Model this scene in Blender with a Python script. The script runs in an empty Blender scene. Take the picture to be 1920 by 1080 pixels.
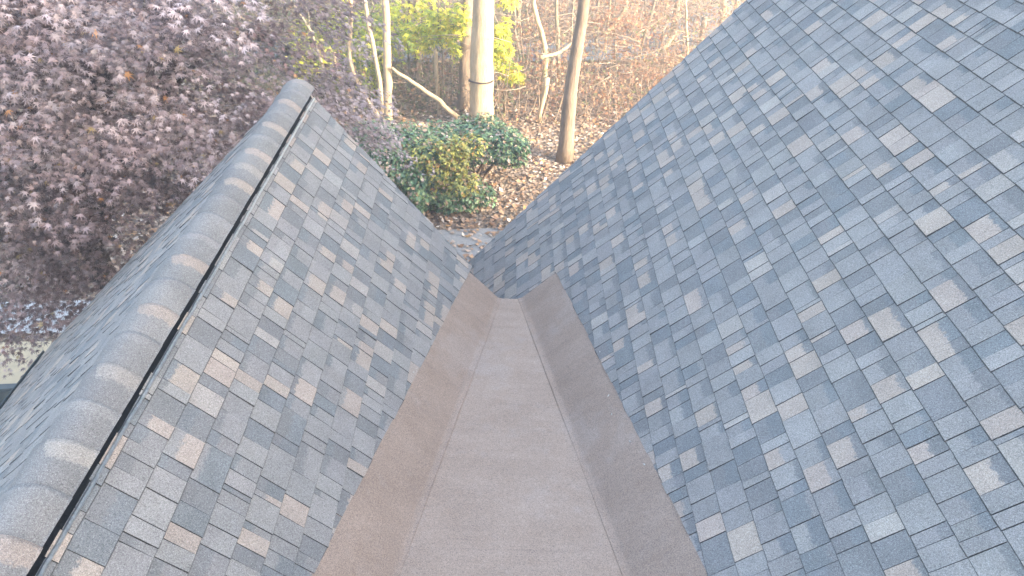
import bpy, math, random
import numpy as np
from mathutils import Vector

random.seed(7)
RNG = np.random.default_rng(7)
SC = bpy.context.scene
COL = SC.collection

# ------------------------------------------------------------------ camera
CZ = 7.6                                   # camera height above the ground
PITCH = math.atan(1000 / 1400)
ROLL = math.radians(3.0)
_c, _s = math.cos(ROLL), math.sin(ROLL)
RIGHT = np.array([_c, 0, _s])
UP = np.array([-math.cos(PITCH) * _s, math.sin(PITCH), math.cos(PITCH) * _c])
FWD = np.array([math.sin(PITCH) * _s, math.cos(PITCH), -math.sin(PITCH) * _c])
CAM = np.array([0, 0, CZ])
cam_data = bpy.data.cameras.new('camera')
cam_data.sensor_width = 36.0
cam_data.lens = 1400 / 1920 * 36
cam_data.clip_start = 0.05
cam_data.clip_end = 600
cam = bpy.data.objects.new('camera', cam_data)
COL.objects.link(cam)
from mathutils import Matrix
cam.matrix_world = Matrix(((RIGHT[0], UP[0], -FWD[0], 0), (RIGHT[1], UP[1], -FWD[1], 0),
                           (RIGHT[2], UP[2], -FWD[2], CZ), (0, 0, 0, 1)))
SC.camera = cam

# ------------------------------------------------------------------ sky, sun, exposure
SUN_EL, SUN_AZ = math.radians(16), math.radians(119)     # azimuth from +Y towards +X
world = bpy.data.worlds.new('World')
SC.world = world
world.use_nodes = True
wn = world.node_tree
sky = wn.nodes.new('ShaderNodeTexSky')
sky.sky_type = 'NISHITA'
sky.sun_disc = False
sky.sun_elevation = SUN_EL
sky.sun_rotation = SUN_AZ
sky.air_density = 1.0
sky.dust_density = 5.0
sky.ozone_density = 1.0
bg = wn.nodes['Background']
bg.inputs['Strength'].default_value = 0.15
wn.links.new(sky.outputs[0], bg.inputs['Color'])
sun_data = bpy.data.lights.new('sun', 'SUN')
sun_data.energy = 2.9
sun_data.angle = math.radians(0.5)
sun_data.color = (1.0, 0.87, 0.68)
sun = bpy.data.objects.new('sun', sun_data)
COL.objects.link(sun)
S = Vector((math.cos(SUN_EL) * math.sin(SUN_AZ), math.cos(SUN_EL) * math.cos(SUN_AZ), math.sin(SUN_EL)))
sun.rotation_euler = S.to_track_quat('Z', 'Y').to_euler()
sun.location = (30, -20, 30)
SC.view_settings.view_transform = 'Standard'
SC.view_settings.look = 'None'
SC.view_settings.gamma = 1.0
SC.view_settings.exposure = 3.17
SC.view_settings.use_curve_mapping = False


# ------------------------------------------------------------------ helpers
def proj(P):
    """picture coordinates (1920 wide) of points, for choosing which pieces become objects"""
    d = np.asarray(P, float) - CAM
    f = d @ FWD
    f = np.where(f < 0.05, 0.05, f)
    return 960 + 1400 * (d @ RIGHT) / f, 540 - 1400 * (d @ UP) / f, d @ FWD


def at(x, y, Y):
    """the point of the ray through picture point x, y at forward distance Y"""
    r = RIGHT * ((x - 960) / 1400) + UP * ((540 - y) / 1400) + FWD
    return CAM + r * (Y / r[1])


def ground(x, y):
    """where the ray through picture point x, y meets the level ground"""
    r = RIGHT * ((x - 960) / 1400) + UP * ((540 - y) / 1400) + FWD
    return CAM + r * (-CZ / r[2])


def link(o, parent=None):
    COL.objects.link(o)
    if parent is not None:
        o.parent = parent
    return o


def empty(name, loc=(0, 0, 0)):
    o = bpy.data.objects.new(name, None)
    o.location = loc
    return link(o)


def tag(o, label=None, cat=None, group=None, kind=None):
    for k, v in (('label', label), ('category', cat), ('group', group), ('kind', kind)):
        if v:
            o[k] = v
    return o


class MB:
    """collects polygons with point attributes, builds ONE mesh object"""
    def __init__(self):
        self.v, self.f, self.a = [], [], {}

    def add(self, verts, faces, **attrs):
        n = len(self.v)
        self.v += [tuple(p) for p in verts]
        self.f += [tuple(i + n for i in q) for q in faces]
        for k, val in attrs.items():
            lst = self.a.setdefault(k, [])
            if isinstance(val, list):
                lst += val
            else:
                lst += [val] * len(verts)

    def box(self, c, d, **attrs):
        x, y, z = c
        a, b, h = d[0] / 2, d[1] / 2, d[2] / 2
        vs = [(x + i * a, y + j * b, z + k * h) for i in (-1, 1) for j in (-1, 1) for k in (-1, 1)]
        self.add(vs, [(0, 1, 3, 2), (4, 6, 7, 5), (0, 4, 5, 1), (2, 3, 7, 6), (0, 2, 6, 4), (1, 5, 7, 3)], **attrs)

    def tube(self, pts, radii, n=8, wob=0.0, cap=True, **attrs):
        pts = [np.asarray(p, float) for p in pts]
        vs, fs = [], []
        ref = np.array([0.31, 0.87, 0.2])
        for i, p in enumerate(pts):
            t = pts[min(i + 1, len(pts) - 1)] - pts[max(i - 1, 0)]
            t = t / (np.linalg.norm(t) + 1e-9)
            u = np.cross(t, ref)
            if np.linalg.norm(u) < 0.1:
                u = np.cross(t, (1, 0, 0))
            u /= np.linalg.norm(u)
            w = np.cross(t, u)
            for k in range(n):
                a = 2 * math.pi * k / n
                r = radii[i] * (1 + wob * (random.random() - 0.5))
                vs.append(p + (u * math.cos(a) + w * math.sin(a)) * r)
        for i in range(len(pts) - 1):
            for k in range(n):
                fs.append((i * n + k, i * n + (k + 1) % n, (i + 1) * n + (k + 1) % n, (i + 1) * n + k))
        if cap:
            fs.append(tuple(range(n - 1, -1, -1)))
            fs.append(tuple(range((len(pts) - 1) * n, len(pts) * n)))
        self.add(vs, fs, **attrs)

    def build(self, name, m, parent=None, smooth=False):
        me = bpy.data.meshes.new(name)
        me.from_pydata(self.v, [], self.f)
        for k, lst in self.a.items():
            att = me.attributes.new(k, 'FLOAT_VECTOR', 'POINT')
            att.data.foreach_set('vector', np.array(lst, dtype=np.float32).ravel())
        if smooth:
            me.polygons.foreach_set('use_smooth', [True] * len(me.polygons))
        me.materials.append(m)
        me.update()
        return link(bpy.data.objects.new(name, me), parent)


def fast_mesh(name, V, F, m, parent=None, smooth=False, **attrs):
    """V (n,3), F (m,k) arrays of equal-sized faces"""
    me = bpy.data.meshes.new(name)
    nv, (nf, k) = len(V), F.shape
    me.vertices.add(nv)
    me.vertices.foreach_set('co', V.astype(np.float32).ravel())
    me.loops.add(nf * k)
    me.loops.foreach_set('vertex_index', F.astype(np.int32).ravel())
    me.polygons.add(nf)
    me.polygons.foreach_set('loop_start', np.arange(0, nf * k, k, dtype=np.int32))
    if smooth:
        me.polygons.foreach_set('use_smooth', np.ones(nf, dtype=bool))
    me.update(calc_edges=True)
    for key, arr in attrs.items():
        att = me.attributes.new(key, 'FLOAT_VECTOR', 'POINT')
        att.data.foreach_set('vector', arr.astype(np.float32).ravel())
    me.materials.append(m)
    return link(bpy.data.objects.new(name, me), parent)


def scatter(name, tv, tf, pos, X, Y, Z, size, tint, m, parent=None):
    """copies of a leaf template (tv, tf) with axes X, Y, Z (n,3), joined into one mesh"""
    n, k = len(pos), len(tv)
    V = (pos[:, None, :] + size[:, None, None] * (tv[None, :, 0:1] * X[:, None, :] + tv[None, :, 1:2] * Y[:, None, :]
                                                  + tv[None, :, 2:3] * Z[:, None, :])).reshape(-1, 3)
    F = (np.arange(n)[:, None, None] * k + tf[None]).reshape(-1, tf.shape[1])
    return fast_mesh(name, V, F, m, parent, tint=np.repeat(tint, k, axis=0))


def unit(a):
    return a / (np.linalg.norm(a, axis=-1, keepdims=True) + 1e-9)


def leaf_axes(normal, forward):
    Z = unit(normal)
    Y = forward - (forward * Z).sum(-1, keepdims=True) * Z
    Y = unit(Y)
    return np.cross(Y, Z), Y, Z


# ------------------------------------------------------------------ materials
def newmat(name):
    m = bpy.data.materials.new(name)
    m.use_nodes = True
    nt = m.node_tree
    b = nt.nodes['Principled BSDF']
    return m, nt, b


def N(nt, t, **kw):
    n = nt.nodes.new(t)
    for k, v in kw.items():
        if k in n.inputs:
            n.inputs[k].default_value = v
        else:
            setattr(n, k, v)
    return n


def noise(nt, scale, detail=2.0, rough=0.5, vec=None):
    n = N(nt, 'ShaderNodeTexNoise')
    n.inputs['Scale'].default_value = scale
    n.inputs['Detail'].default_value = detail
    n.inputs['Roughness'].default_value = rough
    if vec is not None:
        nt.links.new(vec, n.inputs['Vector'])
    return n.outputs['Fac']


def math_(nt, op, a, b=None, clamp=False):
    n = N(nt, 'ShaderNodeMath', operation=op)
    n.use_clamp = clamp
    for i, v in enumerate((a, b)):
        if v is None:
            continue
        if isinstance(v, (int, float)):
            n.inputs[i].default_value = v
        else:
            nt.links.new(v, n.inputs[i])
    return n.outputs[0]


def maprange(nt, v, a, b, c=0.0, d=1.0, smooth=False):
    n = N(nt, 'ShaderNodeMapRange')
    if smooth:
        n.interpolation_type = 'SMOOTHSTEP'
    nt.links.new(v, n.inputs['Value'])
    for k, x in zip(('From Min', 'From Max', 'To Min', 'To Max'), (a, b, c, d)):
        n.inputs[k].default_value = x
    return n.outputs[0]


def mix(nt, f, a, b, mode='MIX'):
    n = N(nt, 'ShaderNodeMix', data_type='RGBA', blend_type=mode)
    for s, v in ((0, f), (6, a), (7, b)):
        if isinstance(v, (int, float)):
            n.inputs[s].default_value = v
        elif isinstance(v, tuple):
            n.inputs[s].default_value = (*v, 1) if len(v) == 3 else v
        else:
            nt.links.new(v, n.inputs[s])
    return n.outputs[2]


def attr(nt, name):
    return N(nt, 'ShaderNodeAttribute', attribute_name=name)


def bump(nt, b, h, strength=0.3, dist=0.01):
    n = N(nt, 'ShaderNodeBump')
    n.inputs['Strength'].default_value = strength
    n.inputs['Distance'].default_value = dist
    nt.links.new(h, n.inputs['Height'])
    nt.links.new(n.outputs[0], b.inputs['Normal'])


def pos_out(nt):
    return N(nt, 'ShaderNodeNewGeometry').outputs['Position']


def shingle_mat():
    m, nt, b = newmat('shingle_granules')
    P = pos_out(nt)
    ca, cb, uv = attr(nt, 'ca'), attr(nt, 'cb'), attr(nt, 'uvb')
    sep = N(nt, 'ShaderNodeSeparateXYZ')
    nt.links.new(uv.outputs['Vector'], sep.inputs[0])
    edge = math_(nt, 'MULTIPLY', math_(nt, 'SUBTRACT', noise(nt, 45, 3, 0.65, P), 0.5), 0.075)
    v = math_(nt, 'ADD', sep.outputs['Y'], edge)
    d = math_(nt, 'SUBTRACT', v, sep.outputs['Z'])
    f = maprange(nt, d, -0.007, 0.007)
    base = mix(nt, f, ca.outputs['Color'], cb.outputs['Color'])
    # granules: coarse clusters and single grains of ceramic grit, dark and light
    g1 = noise(nt, 260, 1, 0.5, P)
    g2 = noise(nt, 120, 2, 0.6, P)
    g3 = noise(nt, 6, 3, 0.55, P)
    k = math_(nt, 'ADD', maprange(nt, g1, 0.25, 0.75, 0.60, 1.40), maprange(nt, g2, 0.3, 0.7, -0.17, 0.17))
    k = math_(nt, 'MULTIPLY', k, maprange(nt, g3, 0.3, 0.7, 0.90, 1.10))
    comb = N(nt, 'ShaderNodeCombineColor')
    for i in range(3):
        nt.links.new(k, comb.inputs[i])
    c = mix(nt, 1.0, base, comb.outputs[0], 'MULTIPLY')
    sp = maprange(nt, noise(nt, 300, 0, 0.5, P), 0.70, 0.76)
    c = mix(nt, math_(nt, 'MULTIPLY', sp, 0.45), c, (0.52, 0.52, 0.50))
    nt.links.new(c, b.inputs['Base Color'])
    b.inputs['Roughness'].default_value = 0.82
    b.inputs['Specular IOR Level'].default_value = 0.35
    bump(nt, b, math_(nt, 'ADD', g1, math_(nt, 'MULTIPLY', g2, 0.7)), 0.55, 0.004)
    return m


def membrane_mat(name, lo, hi):
    m, nt, b = newmat(name)
    P = pos_out(nt)
    g1 = noise(nt, 260, 1, 0.5, P)
    g2 = noise(nt, 100, 3, 0.65, P)
    mp = N(nt, 'ShaderNodeMapping')
    mp.inputs['Scale'].default_value = (1.2, 2.2, 1.2)
    nt.links.new(P, mp.inputs['Vector'])
    g3 = noise(nt, 2.2, 5, 0.65, mp.outputs[0])
    g4 = noise(nt, 9, 4, 0.6, P)
    base = mix(nt, maprange(nt, g3, 0.3, 0.7), lo, hi)
    base = mix(nt, maprange(nt, g4, 0.62, 0.8, 0, 0.35), base, (0.34, 0.30, 0.275))
    mp2 = N(nt, 'ShaderNodeMapping')
    mp2.inputs['Scale'].default_value = (0.9, 16.0, 0.9)
    mp2.inputs['Rotation'].default_value = (0, 0, 0.06)
    nt.links.new(P, mp2.inputs['Vector'])
    g5 = noise(nt, 1.5, 3, 0.6, mp2.outputs[0])
    base = mix(nt, maprange(nt, g5, 0.55, 0.72, 0, 0.30), base, (0.21, 0.165, 0.14))
    g6 = noise(nt, 1.1, 5, 0.7, P)
    base = mix(nt, maprange(nt, g6, 0.54, 0.64, 0, 0.32), base, (0.36, 0.315, 0.285))
    k = math_(nt, 'ADD', maprange(nt, g1, 0.25, 0.75, 0.58, 1.42), maprange(nt, g2, 0.3, 0.7, -0.16, 0.16))
    comb = N(nt, 'ShaderNodeCombineColor')
    for i in range(3):
        nt.links.new(k, comb.inputs[i])
    c = mix(nt, 1.0, base, comb.outputs[0], 'MULTIPLY')
    nt.links.new(c, b.inputs['Base Color'])
    b.inputs['Roughness'].default_value = 0.88
    b.inputs['Specular IOR Level'].default_value = 0.25
    bump(nt, b, math_(nt, 'ADD', g1, g2), 0.5, 0.004)
    return m


def plain(name, col, rough=0.6, metal=0.0, var=0.25, scale=30.0, stretch=None):
    m, nt, b = newmat(name)
    P = pos_out(nt)
    if stretch:
        mp = N(nt, 'ShaderNodeMapping')
        mp.inputs['Scale'].default_value = stretch
        nt.links.new(P, mp.inputs['Vector'])
        P = mp.outputs[0]
    g = noise(nt, scale, 4, 0.6, P)
    lo = tuple(x * (1 - var) for x in col)
    hi = tuple(min(1, x * (1 + var)) for x in col)
    nt.links.new(mix(nt, maprange(nt, g, 0.25, 0.75), lo, hi), b.inputs['Base Color'])
    b.inputs['Roughness'].default_value = rough
    b.inputs['Metallic'].default_value = metal
    if max(col) < 0.03:
        b.inputs['Specular IOR Level'].default_value = 0.12
    bump(nt, b, g, 0.3, 0.01)
    return m


def bark_mat(name, c1, c2, moss=None):
    m, nt, b = newmat(name)
    P = pos_out(nt)
    mp = N(nt, 'ShaderNodeMapping')
    mp.inputs['Scale'].default_value = (1, 1, 0.18)
    nt.links.new(P, mp.inputs['Vector'])
    g = noise(nt, 26, 5, 0.7, mp.outputs[0])
    g2 = noise(nt, 2.2, 3, 0.6, P)
    c = mix(nt, maprange(nt, g, 0.3, 0.7), c1, c2)
    c = mix(nt, maprange(nt, g2, 0.45, 0.7, 0, 0.6), c, moss or tuple(x * 0.7 for x in c1))
    nt.links.new(c, b.inputs['Base Color'])
    b.inputs['Roughness'].default_value = 0.9
    bump(nt, b, g, 0.7, 0.03)
    return m


def leaf_mat(name, rough=0.5, trans=0.25, spec=0.5, nscale=9.0):
    m, nt, b = newmat(name)
    t = attr(nt, 'tint')
    P = pos_out(nt)
    k = maprange(nt, noise(nt, nscale * 4, 3, 0.6, P), 0.3, 0.7, 0.75, 1.25)
    comb = N(nt, 'ShaderNodeCombineColor')
    for i in range(3):
        nt.links.new(k, comb.inputs[i])
    c = mix(nt, 1.0, t.outputs['Color'], comb.outputs[0], 'MULTIPLY')
    nt.links.new(c, b.inputs['Base Color'])
    b.inputs['Roughness'].default_value = rough
    b.inputs['Specular IOR Level'].default_value = spec
    tr = N(nt, 'ShaderNodeBsdfTranslucent')
    nt.links.new(c, tr.inputs['Color'])
    ms = N(nt, 'ShaderNodeMixShader')
    ms.inputs[0].default_value = trans
    nt.links.new(b.outputs[0], ms.inputs[1])
    nt.links.new(tr.outputs[0], ms.inputs[2])
    nt.links.new(ms.outputs[0], nt.nodes['Material Output'].inputs['Surface'])
    return m


def litter_mat():
    m, nt, b = newmat('leaf_litter_ground')
    P = pos_out(nt)
    vo = N(nt, 'ShaderNodeTexVoronoi')
    vo.inputs['Scale'].default_value = 13
    nt.links.new(P, vo.inputs['Vector'])
    sep = N(nt, 'ShaderNodeSeparateColor')
    nt.links.new(vo.outputs['Color'], sep.inputs[0])
    ramp = N(nt, 'ShaderNodeValToRGB')
    cr = ramp.color_ramp
    stops = [(0.0, (0.060, 0.044, 0.032)), (0.3, (0.15, 0.105, 0.072)), (0.6, (0.25, 0.175, 0.122)), (0.85, (0.34, 0.255, 0.19)), (1.0, (0.42, 0.34, 0.27))]
    cr.elements[0].position, cr.elements[0].color = stops[0][0], (*stops[0][1], 1)
    cr.elements[1].position, cr.elements[1].color = stops[-1][0], (*stops[-1][1], 1)
    for p, c in stops[1:-1]:
        e = cr.elements.new(p)
        e.color = (*c, 1)
    nt.links.new(sep.outputs[0], ramp.inputs[0])
    big = noise(nt, 0.6, 4, 0.6, P)
    c = mix(nt, maprange(nt, big, 0.4, 0.7, 0, 0.55), ramp.outputs[0], (0.07, 0.06, 0.04))
    nt.links.new(c, b.inputs['Base Color'])
    b.inputs['Roughness'].default_value = 0.9
    bump(nt, b, vo.outputs['Distance'], 0.8, 0.05)
    return m


M = {}
M['shingle'] = shingle_mat()
M['membrane'] = membrane_mat('mineral_membrane', (0.286, 0.220, 0.174), (0.345, 0.272, 0.220))
M['strip'] = membrane_mat('mineral_strip', (0.262, 0.200, 0.159), (0.316, 0.246, 0.199))
M['deck'] = plain('underlayment', (0.05, 0.052, 0.055), 0.9)
M['black'] = plain('vent_plastic', (0.006, 0.008, 0.011), 0.75, var=0.5, scale=90)
M['flange'] = plain('aluminium_flange', (0.36, 0.40, 0.43), 0.38, 0.7, 0.3, 60)
M['trim'] = plain('painted_trim', (0.62, 0.62, 0.60), 0.6, 0, 0.08, 8)
M['gutter'] = plain('dark_gutter_paint', (0.055, 0.075, 0.085), 0.5, 0, 0.2, 6)
M['brick'] = plain('brick_wall', (0.30, 0.15, 0.10), 0.85, 0, 0.25, 12)
M['litter'] = litter_mat()
M['asphalt'] = plain('asphalt', (0.26, 0.258, 0.25), 0.9, 0, 0.3, 40)
M['road'] = plain('pale_road', (0.13, 0.155, 0.18), 0.7, 0, 0.35, 3)
M['concrete'] = plain('pale_concrete', (0.60, 0.51, 0.35), 0.9, 0, 0.14, 5)
M['pavement'] = plain('white_pavement', (0.50, 0.51, 0.52), 0.8, 0, 0.1, 5)
M['beech'] = bark_mat('pale_bark', (0.30, 0.23, 0.145), (0.48, 0.38, 0.25), (0.24, 0.19, 0.115))
M['brown_bark'] = bark_mat('brown_bark', (0.13, 0.096, 0.070), (0.27, 0.205, 0.150))
M['grey_bark'] = bark_mat('grey_bark', (0.13, 0.11, 0.085), (0.27, 0.225, 0.17), (0.12, 0.13, 0.07))
M['dark_bark'] = bark_mat('maple_bark', (0.028, 0.022, 0.021), (0.07, 0.056, 0.052))
M['maple_leaf'] = leaf_mat('purple_leaf', 0.42, 0.15, 0.6)
M['leaf'] = leaf_mat('autumn_leaf', 0.5, 0.4, 0.4)
M['evergreen'] = leaf_mat('evergreen_leaf', 0.38, 0.15, 0.5)
M['dry_leaf'] = leaf_mat('dry_leaf', 0.75, 0.2, 0.3)
M['twig'] = bark_mat('twig_bark', (0.16, 0.12, 0.09), (0.34, 0.27, 0.20))

# ------------------------------------------------------------------ ground and paved areas
def gz(x, y):
    far = max(0.0, y - 27)
    return 0.10 * math.sin(x * 0.5 + 1) * math.sin(y * 0.37) * min(1, max(0, (y - 13.5) / 4)) + 0.035 * far


GX = np.concatenate([np.linspace(-70, -16, 9), np.linspace(-14, 16, 46), np.linspace(18, 70, 9)])
GY = np.concatenate([np.linspace(-30, 4, 9), np.linspace(5, 40, 50), np.linspace(43, 110, 14)])
gv = np.array([(x, y, gz(x, y)) for y in GY for x in GX])
nx = len(GX)
gf = np.array([(j * nx + i, j * nx + i + 1, (j + 1) * nx + i + 1, (j + 1) * nx + i) for j in range(len(GY) - 1) for i in range(nx - 1)])
tag(fast_mesh('ground', gv, gf, M['litter'], smooth=True), kind='structure')


def sheet(name, pts, z, m):
    mb = MB()
    n = len(pts)
    top = [(x, y, z) for x, y in pts]
    mb.add(top + [(x, y, -0.2) for x, y in pts], [tuple(range(n))] + [(i, i + n, (i + 1) % n + n, (i + 1) % n) for i in range(n)])
    return tag(mb.build(name, m), kind='structure')


# asphalt drive below the valley, pale path and pavement behind the maple, pale road beyond the woods
sheet('driveway', [(-2.6, 6.5), (3.0, 6.5), (3.6, 12.55), (1.4, 12.75), (0.1, 12.65), (-0.9, 12.5), (-2.6, 12.2)], 0.012, M['asphalt'])
sheet('path', [(-16, 6.5), (-5.6, 7.75), (-5.6, 8.85), (-16, 7.75)], 0.014, M['concrete'])
sheet('pavement', [(-16, 8.05), (-5.0, 9.1), (-5.0, 9.95), (-16, 8.75)], 0.016, M['pavement'])
ro = MB()
rw = [(-40, 20.2, 22.6), (-3, 21.7, 23.5), (2, 22.2, 24.0), (5, 23.2, 26.0), (9, 26.5, 30.0), (20, 34.0, 38.5), (45, 51.0, 57.0)]
rv = []
for x, y0, y1 in rw:
    rv += [(x, y0, gz(x, y0) + 0.13), (x, y1, gz(x, y1) + 0.13)]
ro.add(rv, [(2 * i, 2 * i + 2, 2 * i + 3, 2 * i + 1) for i in range(len(rw) - 1)])
tag(ro.build('road', M['road']), kind='structure')

# ------------------------------------------------------------------ the roofs
A = math.radians(46)
CA, SA = math.cos(A), math.sin(A)
E_ = 0.1435                                # shingle exposure
APEX = (-1.524, CZ - 2.092)                # line where the gable's two slopes meet
BO = (0.727, CZ - 3.277)                   # origin of the main slope's frame


class Frame:
    """a roof plane that contains the Y direction: v runs up the slope, h along its normal"""
    def __init__(self, o, up, nrm):
        self.o, self.u, self.n = o, up, nrm

    def P(self, y, v, h=0.0):
        return (self.o[0] + self.u[0] * v + self.n[0] * h, y, self.o[1] + self.u[1] * v + self.n[1] * h)


FA = Frame(APEX, (-CA, SA), (SA, CA))      # gable slope facing the valley, v = -distance from the apex
FL = Frame(APEX, (CA, SA), (-SA, CA))      # gable slope facing away
FB = Frame(BO, (CA, SA), (-SA, CA))        # main slope


def left_cut(y):                            # distance from apex at which the shingles stop at the membrane
    return 1.168 + 0.2438 * (y - 1.904)


def left_in(y):
    return 1.615 + 0.2325 * (y - 2.138)


def right_cut(y):
    return 0.453 - 0.2274 * (y - 1.977)


def right_in(y):
    return 0.023 - 0.2307 * (y - 2.18)


def clip(poly, a, b, c):
    """keep a*y + b*v + c >= 0"""
    out = []
    for i in range(len(poly)):
        p, q = poly[i], poly[(i + 1) % len(poly)]
        dp, dq = a * p[0] + b * p[1] + c, a * q[0] + b * q[1] + c
        if dp >= 0:
            out.append(p)
        if dp * dq < 0:
            t = dp / (dp - dq)
            out.append((p[0] + t * (q[0] - p[0]), p[1] + t * (q[1] - p[1])))
    return out


LIGHT, MID, DARK, BLUE, TAN, PALE = ((0.243, 0.235, 0.222), (0.217, 0.211, 0.202), (0.168, 0.169, 0.167), (0.157, 0.167, 0.170),
                                     (0.326, 0.275, 0.232), (0.294, 0.269, 0.241))
EDGE = (0.075, 0.076, 0.079)
BUTT = 0.0085                               # butt edge slanted so its dark asphalt draws the shadow line under each course


def jit(c, k=0.06):
    f = 1 + random.uniform(-k, k)
    return tuple(x * f * (1 + random.uniform(-0.008, 0.008)) for x in c)


def course(y0, y1, tans=0.2):
    """joints and looks of one course: raised laminate tabs alternate with the recessed base layer"""
    out, y, raised = [], y0 - random.random() * 0.3, random.random() < 0.5
    while y < y1:
        r = random.random()
        w = random.uniform(0.026, 0.042) if r < 0.08 else random.uniform(0.062, 0.095) if r < 0.48 else random.uniform(0.095, 0.145) if r < 0.90 else random.uniform(0.145, 0.20)
        lift = 0.0
        if raised:
            k = random.random()
            ca = jit(TAN if k < tans else LIGHT if k < tans + 0.32 else PALE if k < tans + 0.42 else MID if k < 0.94 else BLUE)
            cb, band = jit(MID if random.random() < 0.5 else DARK), 0.3
            if random.random() < (0.6 if k < tans else 0.28):
                band = random.uniform(0.075, 0.115)
            H = random.uniform(0.0078, 0.0095)
            if random.random() < 0.04:
                lift = 0.004
        else:
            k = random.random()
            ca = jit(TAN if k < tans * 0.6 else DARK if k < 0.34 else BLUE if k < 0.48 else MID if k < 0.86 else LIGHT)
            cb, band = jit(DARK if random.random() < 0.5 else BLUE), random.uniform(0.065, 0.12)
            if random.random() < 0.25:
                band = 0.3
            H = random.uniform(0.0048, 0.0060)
        out.append((y, y + w, H + lift, ca, cb, band))
        y += w
        raised = not raised if random.random() < 0.85 else raised
    return out


OV = 0.03


def piece(fr, polys, v0, H, ca, cb, band):
    """a shingle piece: wedge slabs from (y, v) polygons; thick at the butt, thin under the next course"""
    mb = MB()
    for poly in polys:
        n = len(poly)
        hs = [H * max(0.03, 1 - (v - v0) / (E_ + OV)) for _, v in poly]
        top = [fr.P(y, v, h) for (y, v), h in zip(poly, hs)]
        my = sum(q[0] for q in poly) / n
        bot = [fr.P(y + (0.0004 if y > my else -0.0004), v - BUTT * (v < v0 + 0.004), -0.003) for y, v in poly]
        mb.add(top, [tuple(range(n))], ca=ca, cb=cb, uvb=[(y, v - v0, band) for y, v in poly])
        # the cut edges show bare asphalt
        mb.add(top + bot, [(i, i + n, (i + 1) % n + n, (i + 1) % n) for i in range(n)], ca=EDGE, cb=EDGE, uvb=(0, 0, 0.3))
    return mb


def picture_area(fr, polys):
    a = 0
    for poly in polys:
        x, y, d = proj([fr.P(p[0], p[1], 0.01) for p in poly])
        if d.min() < 0.3 or x.max() < 0 or x.min() > 1920 or y.max() < 0 or y.min() > 1080:
            continue
        x, y = np.clip(x, 0, 1920), np.clip(y, 0, 1080)
        a += abs(np.dot(x, np.roll(y, 1)) - np.dot(y, np.roll(x, 1))) / 2
    return a


def lay(root, fr, pieces, limit, field_name):
    """the LIMIT pieces largest in the picture become objects of their own, the rest one field of stuff"""
    pieces.sort(key=lambda p: -p[0])
    rest = MB()
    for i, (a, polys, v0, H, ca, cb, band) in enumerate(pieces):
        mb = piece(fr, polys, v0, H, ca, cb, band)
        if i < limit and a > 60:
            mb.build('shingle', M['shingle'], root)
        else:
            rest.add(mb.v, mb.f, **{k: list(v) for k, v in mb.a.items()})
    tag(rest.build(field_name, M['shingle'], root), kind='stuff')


def slab(mb, fr, poly, h0, h1):
    n = len(poly)
    mb.add([fr.P(y, v, h1) for y, v in poly] + [fr.P(y, v, h0) for y, v in poly],
           [tuple(range(n)), tuple(range(2 * n - 1, n - 1, -1))] + [(i, i + n, (i + 1) % n + n, (i + 1) % n) for i in range(n)])


Y0 = -2.0                                   # the roofs go on behind the camera
gable = tag(empty('gable_roof', (0, 0, 0)), 'steep gable roof of mottled grey shingles with a dark ridge vent, beside the maple', 'roof')
main = tag(empty('main_roof', (0, 0, 0)), 'large grey and tan shingled roof slope rising on the right of the brown valley', 'roof')


def left_rake(v):
    return 5.33 - 0.07 * (-v - 0.15)


# gable slope that faces the valley
pcs = []
k = 0
while True:
    low = 0.205 + E_ * k                    # distance of the butt edge below the apex
    if low - E_ > 2.4:
        break
    v0 = -low
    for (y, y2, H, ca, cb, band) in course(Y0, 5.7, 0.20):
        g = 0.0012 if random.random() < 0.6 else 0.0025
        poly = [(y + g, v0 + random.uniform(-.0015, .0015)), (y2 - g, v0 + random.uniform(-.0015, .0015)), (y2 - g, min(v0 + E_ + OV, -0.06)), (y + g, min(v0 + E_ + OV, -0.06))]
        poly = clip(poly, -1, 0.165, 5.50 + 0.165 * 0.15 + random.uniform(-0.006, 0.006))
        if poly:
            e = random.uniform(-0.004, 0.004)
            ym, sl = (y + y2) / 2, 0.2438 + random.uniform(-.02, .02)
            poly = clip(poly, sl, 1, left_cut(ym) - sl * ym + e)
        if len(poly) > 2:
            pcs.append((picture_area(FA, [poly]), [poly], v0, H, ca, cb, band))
    k += 1
lay(gable, FA, pcs, 290, 'shingle_field')

# gable slope that faces away, seen at a grazing angle
LEAVE = 3.78
pcs = []
for k in range(27):
    v0 = -(0.205 + E_ * k)
    if -v0 > LEAVE + 0.03:
        break
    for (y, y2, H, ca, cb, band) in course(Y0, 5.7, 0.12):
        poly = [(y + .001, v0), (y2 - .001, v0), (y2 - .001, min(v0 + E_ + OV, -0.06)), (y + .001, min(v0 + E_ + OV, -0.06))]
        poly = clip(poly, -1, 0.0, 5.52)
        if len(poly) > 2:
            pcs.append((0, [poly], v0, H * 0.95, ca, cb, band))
lay(gable, FL, pcs, 0, 'shingle_field')

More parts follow.
